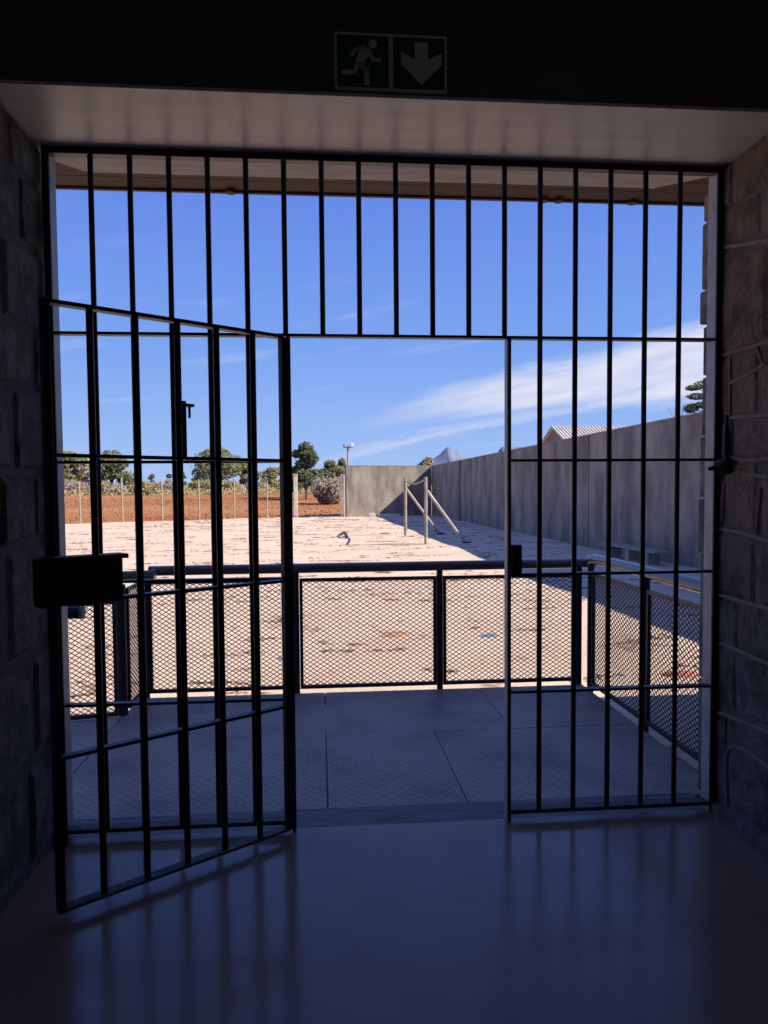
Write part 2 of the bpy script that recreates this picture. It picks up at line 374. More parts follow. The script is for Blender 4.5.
# ================================================================== THE GRILLE
gr = thing('barred_grille', (.34, 0, 0), 'fixed black iron bar grille filling the gateway, with open doorway in it', 'grille')
def bx(name, a, c, mat='iron', parent=gr, bevel=.0025): return B().box(a, c).build(name, M[mat], parent, bevel=bevel)
GX0, GX1 = -1.0943, 1.7739
# posts: black face flat, inner return with its sky light painted in grey
bx('post', (GX0-.03, -.012, 0), (GX0, .0, 2.922)); bx('post', (GX1, -.012, 0), (GX1+.03, .0, 2.922))
for x0, x1 in ((GX0-.03, GX0-.001), (GX1+.001, GX1+.03)): bx('lit_post_return', (x0, .0005, 0), (x1, .074, 2.922), 'frame')
bx('top_rail', (GX0-.03, -.012, 2.894), (GX1+.03, .03, 2.921))
bx('transom', (GX0, -.006, 2.160), (GX1, .036, 2.172))
bx('jamb', (-.137, -.008, 0), (-.123, .05, 2.16)); bx('jamb', (.828, -.0065, 0), (.842, .052, 2.16), 'iron')
bx('lit_jamb_return', (.8255, .0, .0), (.8278, .052, 2.16), 'frame')  # thin pale strip painting the lit side of the black jamb
for zz in (1.622, 1.114, .585):
    bx('rail', (GX0, -.004, zz), (-.141, .036, zz+.012)); bx('rail', (.842, -.004, zz), (GX1, .036, zz+.012))
bx('bottom_rail', (GX0, -.006, .035), (-.141, .05, .053), 'worn'); bx('bottom_rail', (.842, -.006, .035), (GX1, .05, .053), 'worn')
barm = {}
def bar(x, z0, z1):
    key = (z0, z1)
    if key not in barm:
        o = B().tube([(x, .004, z0), (x, .004, z1)], .0115, 12).build('bar', M['iron'], gr, smooth=True)
        for v in o.data.vertices: v.co.x -= x-.34
        o.location = (x-.34, 0, 0); barm[key] = o
    else:
        o = barm[key].copy(); col.objects.link(o); o.parent = gr; o.location = (x-.34, 0, 0)
for kk in range(17):
    x = -.932+.1587*kk
    if 5 <= kk <= 11: bar(x, 2.165, 2.9)
    else: bar(x, .045, 2.9)
kp = bx('lock_keep', (.843, -.018, 1.115), (.888, .03, 1.255), 'lock', bevel=.003)
bx('keep_slot', (.838, -.0, 1.15), (.8435, .02, 1.22), 'hole', kp, 0)

# ================================================================== THE DOOR LEAF
H = Vector((-.127, -.032, 0)); e = Vector((-.808, -.584, 0)).normalized(); nn = Vector((.584, -.808, 0)).normalized(); Zu = Vector((0, 0, 1))
lf = thing('barred_door', tuple(H), 'black barred iron door leaf standing open inward with heavy lock box', 'door')
def ob(name, a, c, mat='iron', parent=lf, bevel=.0025): return B().obox(H, e, nn, Zu, a, c).build(name, M[mat], parent, bevel=bevel)
LW = .984
ob('hinge_stile', (-.004, -.02, .035), (.040, .012, 2.146), 'iron')
ob('free_stile', (LW-.018, -.022, .035), (LW+.006, .022, 2.156))
ob('top_rail', (.036, -.022, 2.139), (LW-.02, .022, 2.153))
for zz in (1.622, 1.112, .572): ob('rail', (.036, -.018, zz), (LW-.02, .018, zz+.013))
ob('bottom_rail', (.036, -.024, .038), (LW-.02, .024, .050), 'worn')
for kk in range(5):
    s_ = .010+.1635*(kk+1); p = H+e*s_
    B().tube([(p.x, p.y, .043), (p.x, p.y, 2.145)], .0125, 12).build('bar', M['iron'], lf, smooth=True)
lb = ob('lock_box', (.762, .012, 1.118), (1.044, .085, 1.280), 'lock', bevel=.006)
ob('lock_flange', (.742, .01, 1.268), (1.02, .088, 1.284), 'lock', lb, .003)
p = H+e*.845+nn*.0855
B().tube([tuple(p+Zu*1.15), tuple(p+Zu*1.15+nn*.004)], .014, 14).build('keyhole_cover', M['hole'], lb)
ob('keyhole_slot', (.838, .0855, 1.125), (.852, .0885, 1.15), 'hole', lb, 0)
lp = B()
s3 = .010+.1635*3
lpl = ob('latch_plate', (s3-.036, -.016, 1.635), (s3+.010, -.008, 1.850), 'iron')
ob('hook', (s3-.068, -.030, 1.828), (s3-.030, -.004, 1.840), 'iron', lpl, .002)
ob('hook_tip', (s3-.054, -.018, 1.785), (s3-.046, -.008, 1.830), 'iron', lpl, .002)
for zz in (1.775, 1.69): 
    p = H+e*(s3-.026)-nn*.009
    B().tube([tuple(p+Zu*zz), tuple(p+Zu*zz+nn*.003)], .006, 10).build('rivet', M['galv'], lpl)
for zz in (.42, 1.86):
    B().tube([(-.133, -.028, zz), (-.133, -.028, zz+.10)], .013, 12).build('hinge', M['iron'], lf, smooth=True)

# hold-back catch on the right stone wall
hb = thing('hold_back_catch', (1.785, -.045, 1.56), 'dark iron catch with upright bar fixed beside the right grille post', 'catch')
B().tube([(1.792, -.075, 1.60), (1.792, -.075, 1.82)], .014, 8, r1=.008).build('upright_bar', M['iron'], hb, smooth=True)
kb = B()
kb.tube([(1.80, -.085, 1.60), (1.785, -.075, 1.595), (1.765, -.05, 1.590)], .044, 12, r1=.03); kb.build('knob', M['iron'], hb, smooth=True)
B().tube([(1.768, -.052, 1.592), (1.735, -.03, 1.585)], .016, 10, r1=.008).build('spike', M['iron'], hb, smooth=True)

# ================================================================== EXIT SIGN
def yb(x): return -.475
sgo = (.2735, -.48, 2.944)
sg = thing('exit_sign', sgo, 'dark green exit sign with running figure and downward arrow on the bulkhead', 'sign')
ang = 0.0; sx_ = Vector((math.cos(ang), math.sin(ang), 0)); sn_ = Vector((math.sin(ang), -math.cos(ang), 0))
SO = Vector((.2735, yb(.27), 3.0445))
def sp(u, v, t_): return SO+sx_*u+Zu*v+sn_*t_
def sprism(poly, t0, t1, name, mat, parent=sg): return B().prism(poly, sp, t0, t1).build(name, M[mat], parent)
W2, H2 = .2045, .1005
sprism([(-W2, -H2), (W2, -H2), (W2, H2), (-W2, H2)], 0, .006, 'backing', 'signwhite')
pl = sprism([(-W2+.009, -H2+.010), (-.008, -H2+.010), (-.008, H2-.010), (-W2+.009, H2-.010)], .006, .0072, 'green_panel', 'signgreen')
pr = sprism([(.008, -H2+.010), (W2-.009, -H2+.010), (W2-.009, H2-.010), (.008, H2-.010)], .006, .0072, 'green_panel', 'signgreen')
ac = .111
sprism([(ac-.024, .074), (ac+.024, .074), (ac+.024, .014), (ac+.074, .040), (ac+.074, -.004), (ac, -.076), (ac-.074, -.004), (ac-.074, .040), (ac-.024, .014)], .0072, .0082, 'arrow', 'signwhite', pr)
fc_ = -.100
fig = B()
def limb(pts, w0): 
    # broad stroke along a polyline
    for (a, c) in zip(pts[:-1], pts[1:]):
        a = Vector(a); c = Vector(c); d_ = (c-a).normalized(); q = Vector((-d_.y, d_.x))*w0/2
        a = a-d_*w0*.35; c = c+d_*w0*.35
        fig.prism([tuple(a-q), tuple(c-q), tuple(c+q), tuple(a+q)], sp, .0072, .0082)
o_ = lambda L: [(fc_+x, y) for x, y in L]
fig.prism([(fc_+.034+.0155*math.cos(i*math.pi/8), .062+.0155*math.sin(i*math.pi/8)) for i in range(16)], sp, .0072, .0082)
fig.prism(o_([(-.012, .052), (.020, .048), (.030, .034), (-.006, -.018), (-.032, -.008), (-.020, .022)]), sp, .0072, .0082)
limb(o_([(.002, .048), (-.024, .046), (-.042, .022)]), .013)
limb(o_([(.022, .038), (.034, .006), (.058, .006)]), .013)
limb(o_([(-.014, -.010), (.010, -.030), (.012, -.078)]), .017)
limb(o_([(-.024, -.008), (-.030, -.040), (-.074, -.040)]), .016)
fig.build('running_figure', M['signwhite'], pl)

# ================================================================== PLATFORM
ptf = thing('steel_platform', (.4, 1.3, -.3), 'chequer plate steel landing outside the gateway, in shade', 'platform')
PX0, PX1, PY1 = -1.36, 2.03, 2.36
def plate(x0, x1, y0, y1, dz=0): B().box((x0+.003, y0+.003, -.042+dz), (x1-.003, y1-.003, -.030+dz)).build('floor_plate', M['plate'], ptf, bevel=.002)
plate(-1.36, .02, .266, 2.36); plate(.02, .705, .266, 1.37, .001); plate(.705, PX1, .266, 1.37); plate(.02, 1.2, 1.37, 2.36, 0); plate(1.2, PX1, 1.37, 2.36, .001)
for a, c in (((-1.36, 2.30, -.12), (PX1, 2.355, -.043)), ((PX1-.05, .27, -.12), (PX1-.004, 2.30, -.043)), ((-1.36, .27, -.12), (PX1-.05, .32, -.043))):
    B().box(a, c).build('edge_beam', M['railpost'], ptf)
for x in (-1.2, .4, 1.95):
    for y in (.4, 2.25): B().box((x-.03, y-.03, -.36), (x+.03, y+.03, -.12)).build('foot', M['railpost'], ptf)
rmp = thing('steel_ramp', (-3.2, 1.1, -.3), 'chequer plate ramp running down to the left of the landing', 'ramp')
B().prism([(-1.364, -.042), (-1.364, -.030), (-5.0, -.285), (-5.0, -.31)], lambda u, v, t_: (u, t_, v), .60, 1.92).build('ramp_plate', M['plate'], rmp)
B().prism([(-1.37, -.12), (-1.37, -.044), (-4.4, -.26), (-4.6, -.31)], lambda u, v, t_: (u, t_, v), 1.86, 1.90).build('edge_beam', M['railpost'], rmp)

# ---- railings
def mesh_panel(parent, A, C, zb0, zb1, ht, DW=.051, DH=.034, th_=.0031):
    """expanded metal between two plan points; bottom height zb0 at A, zb1 at C"""
    A = Vector((A[0], A[1], 0)); C = Vector((C[0], C[1], 0)); L = (C-A).length; d_ = (C-A)/L; nr = Vector((d_.y, -d_.x, 0))
    def pt(u, v, t_): return A+d_*u+nr*t_+Zu*(zb0+(zb1-zb0)*u/L+v)
    F = .024
    fr = None
    for (a, c) in (((0, 0), (L, F)), ((0, ht-F), (L, ht)), ((0, F), (F, ht-F)), ((L-F, F), (L, ht-F))):
        bb = B()
        i = 0
        bb.prism([(a[0], a[1]), (c[0], a[1]), (c[0], c[1]), (a[0], c[1])], pt, -.012, .012)
        o = bb.build('panel_frame', M['railpost'], parent)
        fr = fr or o
    dx = DW/2; h = DH/2
    nj = max(1, round((L-2*F)/dx)); dx = (L-2*F)/nj; ni = max(1, round((ht-2*F)/h)); h = (ht-2*F)/ni
    bb = B()
    for i in range(ni+1):
        for j in range(nj):
            z0 = F+i*h+((-1)**(i+j))*h/2; z1 = F+i*h-((-1)**(i+j))*h/2
            z0 = min(max(z0, F), ht-F); z1 = min(max(z1, F), ht-F)
            if abs(z0-z1) < 1e-6: continue
            u0 = F+j*dx; u1 = u0+dx; k0 = len(bb.v)
            for (u, z) in ((u0, z0), (u1, z1)):
                for (dz, dt) in ((-th_, -.002), (th_, -.002), (th_, .002), (-th_, .002)): bb.v.append(tuple(pt(u, z+dz, dt)))
            bb.f += [(k0, k0+1, k0+5, k0+4), (k0+1, k0+2, k0+6, k0+5), (k0+2, k0+3, k0+7, k0+6), (k0+3, k0, k0+4, k0+7)]
    o = bb.build('expanded_mesh', M['mesh'], parent, kind='stuff')
rf = thing('mesh_railing', (.35, 2.36, -.03), 'dark mesh railing with round handrail along the front of the landing', 'railing', 'railings of the landing')
yF = 2.375
B().tube([(-1.27, yF, .916), (2.03, yF, .922), (2.075, yF-.01, .918), (2.10, yF-.045, .905)], .037, 16).build('handrail', M['galv'], rf, smooth=True)
for x in (-1.306, -.190, .905, 2.003):
    B().tube([(x, yF, -.30), (x, yF, .885)], .024, 12).build('post', M['railpost'], rf, smooth=True)
for a, c in ((-1.280, -.216), (-.164, .879), (.931, 1.977)): mesh_panel(rf, (a, yF), (c, yF), .0, .0, .842)
rr = thing('mesh_railing', (2.06, 1.2, -.03), 'mesh railing with pale handrail along the right edge of the landing', 'railing', 'railings of the landing')
xR = 2.062
B().tube([(xR, 2.29, .955), (xR, 2.20, .972), (xR, .215, .966)], .039, 16).build('handrail', M['galv'], rr, smooth=True)
for y in (2.28, 1.31, .30): B().tube([(xR, y, -.30), (xR, y, .94)], .024, 12).build('post', M['railpost'], rr, smooth=True)
mesh_panel(rr, (xR, 2.235), (xR, 1.337), .0, .0, .86); mesh_panel(rr, (xR, 1.283), (xR, .328), .0, .0, .86)
for z in (.70, .18): B().tube([(xR, 2.28, z), (xR, 2.235, z)], .008, 8).build('bracket', M['railpost'], rr)
rl = thing('mesh_railing', (-1.33, 2.1, -.03), 'short mesh return panel at the left end of the front railing', 'railing', 'railings of the landing')
mesh_panel(rl, (-1.338, 1.995), (-1.336, 2.335), .0, .0, .84)
rp = thing('mesh_railing', (-2.8, 1.95, -.03), 'mesh railing of the ramp leading off left of the landing', 'railing', 'railings of the landing')
yW = 1.955
for x, z in ((-1.366, -.03), (-2.55, -.12), (-3.7, -.2)): B().tube([(x, yW, -.30), (x, yW, .90+z)], .031 if x > -1.5 else .024, 12).build('post', M['railpost'], rp, smooth=True)
B().tube([(-1.135, yW, .930), (-1.5, yW, .922), (-4.2, yW, .70)], .037, 16).build('handrail', M['galv'], rp, smooth=True)
B().tube([(-1.133, yW, .930), (-1.148, yW, .930)], .045, 16).build('end_flange', M['galv'], rp, smooth=True)
mesh_panel(rp, (-1.40, yW), (-2.52, yW), -.035, -.11, .80); mesh_panel(rp, (-2.58, yW), (-3.67, yW), -.115, -.19, .80)
rh = thing('ramp_handrail', (-2.6, .55, -.1), 'round handrail stub on the building side of the ramp', 'handrail')
B().tube([(-1.19, .55, .905), (-1.35, .55, .905), (-4.0, .55, .72)], .030, 14).build('handrail', M['railpost'], rh, smooth=True)
B().tube([(-1.176, .55, .905), (-1.192, .55, .905)], .031, 14).build('end_cap', M['pipe_l'], rh, smooth=True)
for x, z in ((-1.5, .88), (-3.2, .76)):
    B().tube([(x, .55, -.31), (x, .55, z)], .022, 12).build('post', M['railpost'], rh, smooth=True)

# ================================================================== YARD
ZG = -.3
def gz(x, y): return ZG + .03*math.sin(x*.7+1)*math.cos(y*.5)*min(1, max(0, (y-3)/6)) + .02*math.sin(x*1.9+y*1.3)*min(1, max(0, (y-3)/6))
gb = B(); nx_, ny_ = 90, 70
for j in range(ny_+1):
    for i in range(nx_+1):
        x = -50+100*i/nx_; y = 0+56*j/ny_
        gb.v.append((x, y, gz(x, y)))
for j in range(ny_):
    for i in range(nx_):
        a = j*(nx_+1)+i; gb.f.append((a, a+1, a+nx_+2, a+nx_+1))
struct(gb.build('ground', M['sand'], smooth=True), 'pale sandy yard ground strewn with dry weeds', 'ground')
# field beyond the fence, rising gently
def fz(y): 
    for (y0, z0), (y1, z1) in zip(FP[:-1], FP[1:]):
        if y <= y1: return z0+(z1-z0)*(y-y0)/(y1-y0)
    return FP[-1][1]
FP = [(20, -.36), (38, -.33), (50, -.22), (70, .65), (100, 1.55), (160, 1.9), (700, 1.3)]
def edge_y(x): return 48.9+(x+1.7)*.636 if x < -1.7 else 48.9+min(x+1.7, 10)*.14
fb = B(); xs = [-420, -200, -120, -80, -60, -50]+[-44+2*i for i in range(32)]+[22, 26, 34, 50, 80, 130, 220, 420]
ts = [0, .8, 2, 4, 7, 10, 14, 19, 26, 34, 44, 56, 75, 110, 180, 320, 650]
for tt_ in ts:
    for x in xs:
        y = max(edge_y(x), 22)+tt_+ (R.uniform(-.25, .25) if tt_ < 1 else 0)
        z = gz(x, y)-.03 if tt_ == 0 else max(fz(y), gz(x, y)+.035)
        fb.v.append((x, y, z+(.05*R.random() if 1 < tt_ < 60 else 0)))
for j in range(len(ts)-1):
    for i in range(len(xs)-1):
        a = j*len(xs)+i; fb.f.append((a, a+1, a+len(xs)+1, a+len(xs)))
struct(fb.build('ground_field', M['field'], smooth=True), 'rust red field of dry grass beyond the fence', 'field')

# yard walls: cast panels with open joints and a coping
def yard_wall(name, A, C, zt0, zt1, segs, th_, label):
    A = Vector((*A, 0)); C = Vector((*C, 0)); L = (C-A).length; d_ = (C-A)/L; nr = Vector((d_.y, -d_.x, 0))
    root = empty_struct(name, tuple((A+C)/2+Zu*ZG), label, 'wall')
    def top(u): return zt0+(zt1-zt0)*u/L
    cuts = [0]+segs+[L]
    for a, c in zip(cuts[:-1], cuts[1:]):
        ga = .0 if a == 0 else (.22 if a == segs[0] else .04); gc = .0 if c == L else (.22 if c == segs[0] else .04)
        bb = B(); bb.v = [tuple(A+d_*u+nr*t_+Zu*z) for t_ in (0, th_) for (u, z) in ((a+ga, ZG-.3), (c-gc, ZG-.3), (c-gc, top(c)), (a+ga, top(a)))]
        bb.f = [(0, 1, 2, 3), (7, 6, 5, 4), (0, 4, 5, 1), (1, 5, 6, 2), (2, 6, 7, 3), (3, 7, 4, 0)]
        bb.build('panel', M['concrete'], root, bevel=.015)
    bb = B(); bb.v = [tuple(A+d_*u+nr*t_+Zu*z) for t_ in (-.07, th_+.07) for (u, z) in ((.03, ZG-.3), (L-.03, ZG-.3), (L-.03, top(L)-.03), (.03, top(0)-.03))]
    bb.f = [(0, 1, 2, 3), (7, 6, 5, 4), (0, 4, 5, 1), (1, 5, 6, 2), (2, 6, 7, 3), (3, 7, 4, 0)]
    bb.build('joint_core', M['branchdark'], root)
    for a, c in zip(cuts[:-1], cuts[1:]):
        bb = B(); bb.v = [tuple(A+d_*u+nr*t_+Zu*z) for t_ in (.015, th_-.015) for (u, z) in ((a+.01, top(a)), (c-.01, top(c)), (c-.01, top(c)+.04), (a+.01, top(a)+.04))]
        bb.f = [(0, 1, 2, 3), (7, 6, 5, 4), (0, 4, 5, 1), (1, 5, 6, 2), (2, 6, 7, 3), (3, 7, 4, 0)]
        bb.build('coping', M['coping'], root)
    return root
yard_wall('wall_yard_right', (8.05, 49.9), (8.42, .5), 3.22, 3.10, [10.4, 20.6, 30.8, 41.0], -.28, 'long grey concrete yard wall receding on the right, in shade')
yard_wall('wall_yard_back', (1.80, 47.6), (8.0, 49.75), 3.21, 3.23, [], -.28, 'short grey concrete wall across the far end of the yard')
tag(B().box((4.0, 47.4, -.33), (5.5, 48.0, -.12)).build('concrete_slab', M['whitewash'], bevel=.03), 'pale concrete slab at the foot of the far wall, in sun', 'slab')
tag(B().box((3.3, 47.3, -.33), (3.75, 47.7, -.05)).build('concrete_block', M['whitewash'], bevel=.04), 'small pale block left of the slab at far wall', 'block')
# bench against the right wall
bn_ = thing('concrete_bench', (7.75, 14.6, ZG), 'low concrete bench standing against the shaded right yard wall', 'bench')
B().box((7.55, 13.0, .0), (7.95, 16.2, .06)).build('seat', M['bench'], bn_, bevel=.012)
for y in (13.5, 14.6, 15.7): B().box((7.6, y-.1, ZG-.06), (7.9, y+.1, .0)).build('leg', M['bench'], bn_, bevel=.01)

# exercise frame of poles
gf = thing('pole_frame', (3.4, 23.3, ZG), 'weathered goal-like frame of two braced wooden poles in the yard', 'frame')
for (x, y, zt, r) in ((3.446, 20.83, 1.93, .056), (3.34, 25.73, 1.95, .060)):
    B().tube([(x, y, ZG-.1), (x, y, zt)], r, 12).build('post', M['pipe'], gf, smooth=True)
for (x, y, zt, bx_, by_) in ((3.446, 20.83, 1.48, 4.907, 21.48), (3.34, 25.73, 1.55, 4.876, 26.75)):
    B().tube([(x+.05, y, zt), (bx_, by_, ZG-.04)], .048, 10).build('brace', M['pipe_l'], gf, smooth=True)
B().tube([(3.446, 20.83, 1.86), (3.42, 22.2, 1.76), (3.39, 23.3, 1.73), (3.36, 24.5, 1.77), (3.34, 25.73, 1.86)], .03, 8).build('crossbar', M['pipe'], gf, smooth=True)
for (bx_, by_) in ((4.93, 21.5), (4.9, 26.78)):
    B().box((bx_-.14, by_-.12, ZG-.06), (bx_+.14, by_+.12, ZG+.05)).build('footing', M['branchdark'], gf, bevel=.02)

# gate posts of the yard opening
o = thing('gate_post', (-1.686, 48.6, ZG), 'pale concrete post left of the field opening', 'post')
B().box((-1.83, 48.5, ZG-.1), (-1.55, 48.72, 2.62)).build('shaft', M['whitewash'], o, bevel=.02); B().box((-1.86, 48.47, 2.62), (-1.52, 48.75, 2.69)).build('cap', M['whitewash'], o, bevel=.02)
o = thing('gate_post', (1.6, 47.4, ZG), 'dark slender gate post against the far wall end', 'post')
B().box((1.40, 47.3, ZG-.1), (1.52, 47.42, 2.65)).build('shaft', M['pipe'], o); B().box((1.60, 47.3, ZG-.1), (1.70, 47.42, 2.60)).build('stop', M['whitewash'], o)
for z in (.1, 1.1, 2.2): B().box((1.52, 47.34, z), (1.60, 47.38, z+.06)).build('strap', M['pipe'], o)

# wire fence
wf = thing('wire_fence', (-9, 44.3, ZG), 'thin post and wire fence between sandy yard and red field', 'fence')
fp = []
for i in range(12):
    x = -1.7-.05-2.05*(i+.9); y = 48.75+(x+1.7)*.636; fp.append((x, y))
    ht = 2.45+R.uniform(-.15, .25)
    B().tube([(x, y, ZG-.1), (x+R.uniform(-.05, .05), y, ZG+ht)], .05, 8).build('post', M['fencepost'], wf, smooth=True)
for z in (.0, .35, .7, 1.1, 1.5, 1.9):
    B().tube([(-1.8, 48.7, z)]+[(x, y, z+R.uniform(-.02, .02)) for x, y in fp], .006, 5).build('wire', M['wire'], wf)

# lamp pole behind the far wall
lpo = thing('lamp_pole', (2.97, 75, .7), 'tall thin floodlight pole behind the far yard wall', 'lamp pole')
B().tube([(2.97, 75, .5), (2.98, 75, 6.2)], .13, 8, r1=.10).build('pole', M['far_roof'], lpo, smooth=True)
B().box((2.55, 74.85, 6.0), (3.45, 75.0, 6.12)).build('arm', M['far_roof'], lpo)
B().box((3.2, 74.6, 6.05), (3.55, 75.1, 6.5)).build('lamp_head', M['far_white'], lpo, bevel=.05); B().box((2.45, 74.6, 6.05), (2.75, 75.1, 6.45)).build('lamp_head', M['far_roof'], lpo, bevel=.05)

# ------------------------------------------------------------------ plants
def leaves(bb, c, rad, n_, size, flat=1.0):
    for _ in range(n_):
        while True:
            p = Vector((R.uniform(-1, 1), R.uniform(-1, 1), R.uniform(-1, 1)))
            if .05 < p.length < 1: break
        if R.random() < .7: p = p.normalized()*(.72+.3*R.random())
        q = Vector((c[0]+p.x*rad[0], c[1]+p.y*rad[1], c[2]+p.z*rad[2]))
        a = Vector((R.uniform(-1, 1), R.uniform(-1, 1), R.uniform(-1, 1)*flat)).normalized(); b2 = a.orthogonal().normalized()
        s1 = size*(.6+.8*R.random()); k0 = len(bb.v)
        bb.v += [tuple(q+a*s1), tuple(q+b2*s1*.5), tuple(q-a*s1), tuple(q-b2*s1*.5)]; bb.f.append((k0, k0+1, k0+2, k0+3))
def tree(name, base, h, rx, mat, label, cat='tree', trunk=.14, blobs=11, n_=260, size=.22, group=None, lean=0, seedshape=None):
    o = thing(name, base, label, cat, group); x, y, z = base; bt = B()
    tz = z+h*trunk
    bt.tube([(x, y, z-.3), (x+.05*h*lean, y, z+h*trunk*.6), (x+.08*h*lean, y, z+h*.75)], .035*h*.6+.03, 8, r1=.03)
    fol = B(); cx = x+.08*h*lean
    for i in range(blobs):
        an = 2*math.pi*i/blobs+R.uniform(-.4, .4); rr_ = rx*R.uniform(.25, .80); lv = R.uniform(0, 1)**1.2
        cz = z+h*(trunk+.12)+h*(1-trunk-.28)*lv; k_ = 1-.45*lv
        c = (cx+rr_*k_*math.cos(an), y+rr_*k_*math.sin(an), cz)
        br = rx*R.uniform(.26, .46)
        leaves(fol, c, (br, br, br*.7), n_, size)
        bt.tube([(cx, y, z+h*trunk*.75), ((cx+c[0])/2, (y+c[1])/2, cz-.12*h), c], .012*h+.015, 5, r1=.015)
    leaves(fol, (cx, y, z+h*.88), (rx*.4, rx*.4, h*.12), n_, size)
    bt.build('trunk', M['bark'], o, smooth=True); fol.build('foliage', M[mat], o)
    return o
def bush(base, h, rx, mat, label, n_=260, blobs=6, size=.16, group=None, cat='bush'):
    o = thing('bush', base, label, cat, group); x, y, z = base; fol = B(); bt = B()
    for i in range(blobs):
        an = 2*math.pi*i/blobs+R.uniform(-.4, .4); rr_ = rx*R.uniform(.2, .65); cz = z+h*R.uniform(.3, .66)
        c = (x+rr_*math.cos(an), y+rr_*math.sin(an)*.8, cz); br = rx*R.uniform(.35, .5)
        leaves(fol, c, (br, br, min(h*.36, cz-z+.05)), n_, size); bt.tube([(x, y, z-.15), c], .03, 5, r1=.01)
    bt.build('stem', M['bark'], o); fol.build('foliage', M[mat], o); return o
fzb = lambda y: fz(y)-.05
TG = 'trees beyond the field'
tree('field_tree', (-33.6, 100, fzb(100)), 5.6, 3.6, 'leaf_olive', 'olive green tree at far left edge of the field', group=TG)
tree('field_tree', (-27.0, 96, fzb(96)), 5.6, 3.3, 'leaf_mid', 'rounded grey-green tree second from left at field edge', group=TG)
tree('field_tree', (-14.9, 105, fzb(105)), 6.4, 4.6, 'leaf_mid', 'broad dense tree at field edge, widest in the row', group=TG, blobs=13, trunk=.22)
tree('field_tree', (-11.0, 112, fzb(112)), 4.6, 2.4, 'leaf_olive', 'yellowish tree against right side of the broad dense tree', group=TG)
tree('field_tree', (-8.4, 130, fzb(130)), 4.1, 2.6, 'leaf_olive', 'small pale tree between broad tree and pale post', group=TG)
tree('field_tree', (-1.35, 70, fzb(70)), 5.7, 1.9, 'leaf_dark', 'tall dark green tree beside the field opening', group=TG, blobs=13, trunk=.22, n_=320, size=.17)
tree('field_tree', (-2.9, 74, fzb(74)), 3.2, 1.4, 'leaf_dark', 'lower dark tree behind the pale concrete post', group=TG, trunk=.25)
tree('field_tree', (1.6, 110, fzb(110)), 4.6, 2.4, 'leaf_mid', 'green tree behind the grey dry bush', group=TG)
tree('field_tree', (3.6, 118, fzb(118)), 5.2, 1.4, 'leaf_mid', 'slim green tree just left of the lamp pole', group=TG)
tree('field_tree', (8.4, 150, 1.3), 5.2, 2.4, 'leaf_dark', 'small dark treetop just above the far wall', group=TG)
tree('field_tree', (19.5, 130, 1.3), 6.2, 2.6, 'leaf_olive', 'hazy treetop above the wall left of the mountain', group=TG)
for i, (x, y, h, lab) in enumerate(((-66, 262, 6, 'leftmost of the small distant trees on horizon'), (-52.5, 262, 6.2, 'small distant tree right of the white building'), (-60.5, 272, 6.4, 'small distant tree rising behind the white building'), (-46, 250, 6.8, 'small distant tree near third door bar'), (-41, 250, 5.5, 'rightmost of the small distant trees on horizon'))):
    tree('distant_tree', (x, y, 1.6), h, 2.4, 'leaf_dark', lab, blobs=5, n_=120, size=.4, group='distant trees on the horizon')
bush((.75, 62, fzb(62)), 2.65, 1.75, 'leaf_grey', 'large grey dry bush left of the far wall', n_=420, size=.13, blobs=9)
BG = 'dry bushes along the field edge'
labs = ['dry bush below the olive tree at far left', 'dry yellow bush under the grey-green tree', 'low yellow bush between second and third trees', 'dry bush in front of the white building', 'brownish bush left of the broad tree', 'dry bush at left foot of the broad tree', 'dry bush at right foot of the broad tree', 'pale bush in front of the small pale tree', 'low dry bush left of the pale concrete post', 'grey dry bush at field edge left of pale post', 'brown bush seen between second and third grille bars', 'lowest yellow bush right of the grey-green tree']
for i, (x, y, h) in enumerate(((-34.2, 93, 1.9), (-30.3, 91, 2.0), (-26.4, 92, 1.8), (-22.6, 93, 1.6), (-18.9, 91, 1.9), (-15.2, 94, 1.9), (-11.6, 95, 1.7), (-8.2, 97, 1.6), (-4.9, 95, 1.6), (-2.2, 99, 1.4), (-24.5, 87.5, 1.3), (-20.7, 87, 1.2))):
    bush((x, y, fzb(y)), h, 2.0, ['leaf_dry', 'leaf_grey', 'leaf_olive'][i % 3], labs[i], n_=240, blobs=7, size=.15, group=BG)
# pine behind the right wall, and a bare tree beside it
pn = thing('pine_tree', (18.2, 30, ZG), 'dark pine with layered branches behind the right yard wall', 'tree')
bt = B(); bt.tube([(18.2, 30, ZG-.3), (18.1, 30, 4), (18.0, 30, 6.6)], .18, 8, r1=.05); fol = B()
for (dx, dz, rx, rz) in ((-.75, 6.15, .42, .13), (-.1, 6.35, .6, .16), (-.55, 5.75, .55, .14), (.35, 5.9, .6, .16), (-.9, 5.2, .32, .22), (-.35, 5.35, .5, .14), (.3, 5.1, .6, .16), (-.6, 4.75, .5, .14), (.9, 5.6, .5, .15)):
    leaves(fol, (18.1+dx, 30, dz), (rx, rx, rz), 330, .075, .4); bt.tube([(18.08, 30, dz-.25), (18.1+dx, 30, dz)], .03, 5, r1=.012)
bt.build('trunk', M['bark'], pn, smooth=True); fol.build('foliage', M['leaf_dark'], pn)
bt_ = thing('bare_tree', (18.6, 34, ZG), 'leafless twigs of a bare tree left of the pine', 'tree'); bb = B()
bb.tube([(18.75, 34, ZG-.3), (18.65, 34, 4.6)], .10, 6, r1=.04)
for i in range(9):
    a = (18.65, 34, 4.3+.08*i); c = (18.65+R.uniform(-.95, .25), 34+R.uniform(-.3, .3), 5.4+R.uniform(0, 1.0)); bb.tube([a, c], .018, 4, r1=.006)
    for _ in range(3): bb.tube([c, (c[0]+R.uniform(-.3, .2), c[1], c[2]+R.uniform(.05, .3))], .007, 4, r1=.003)
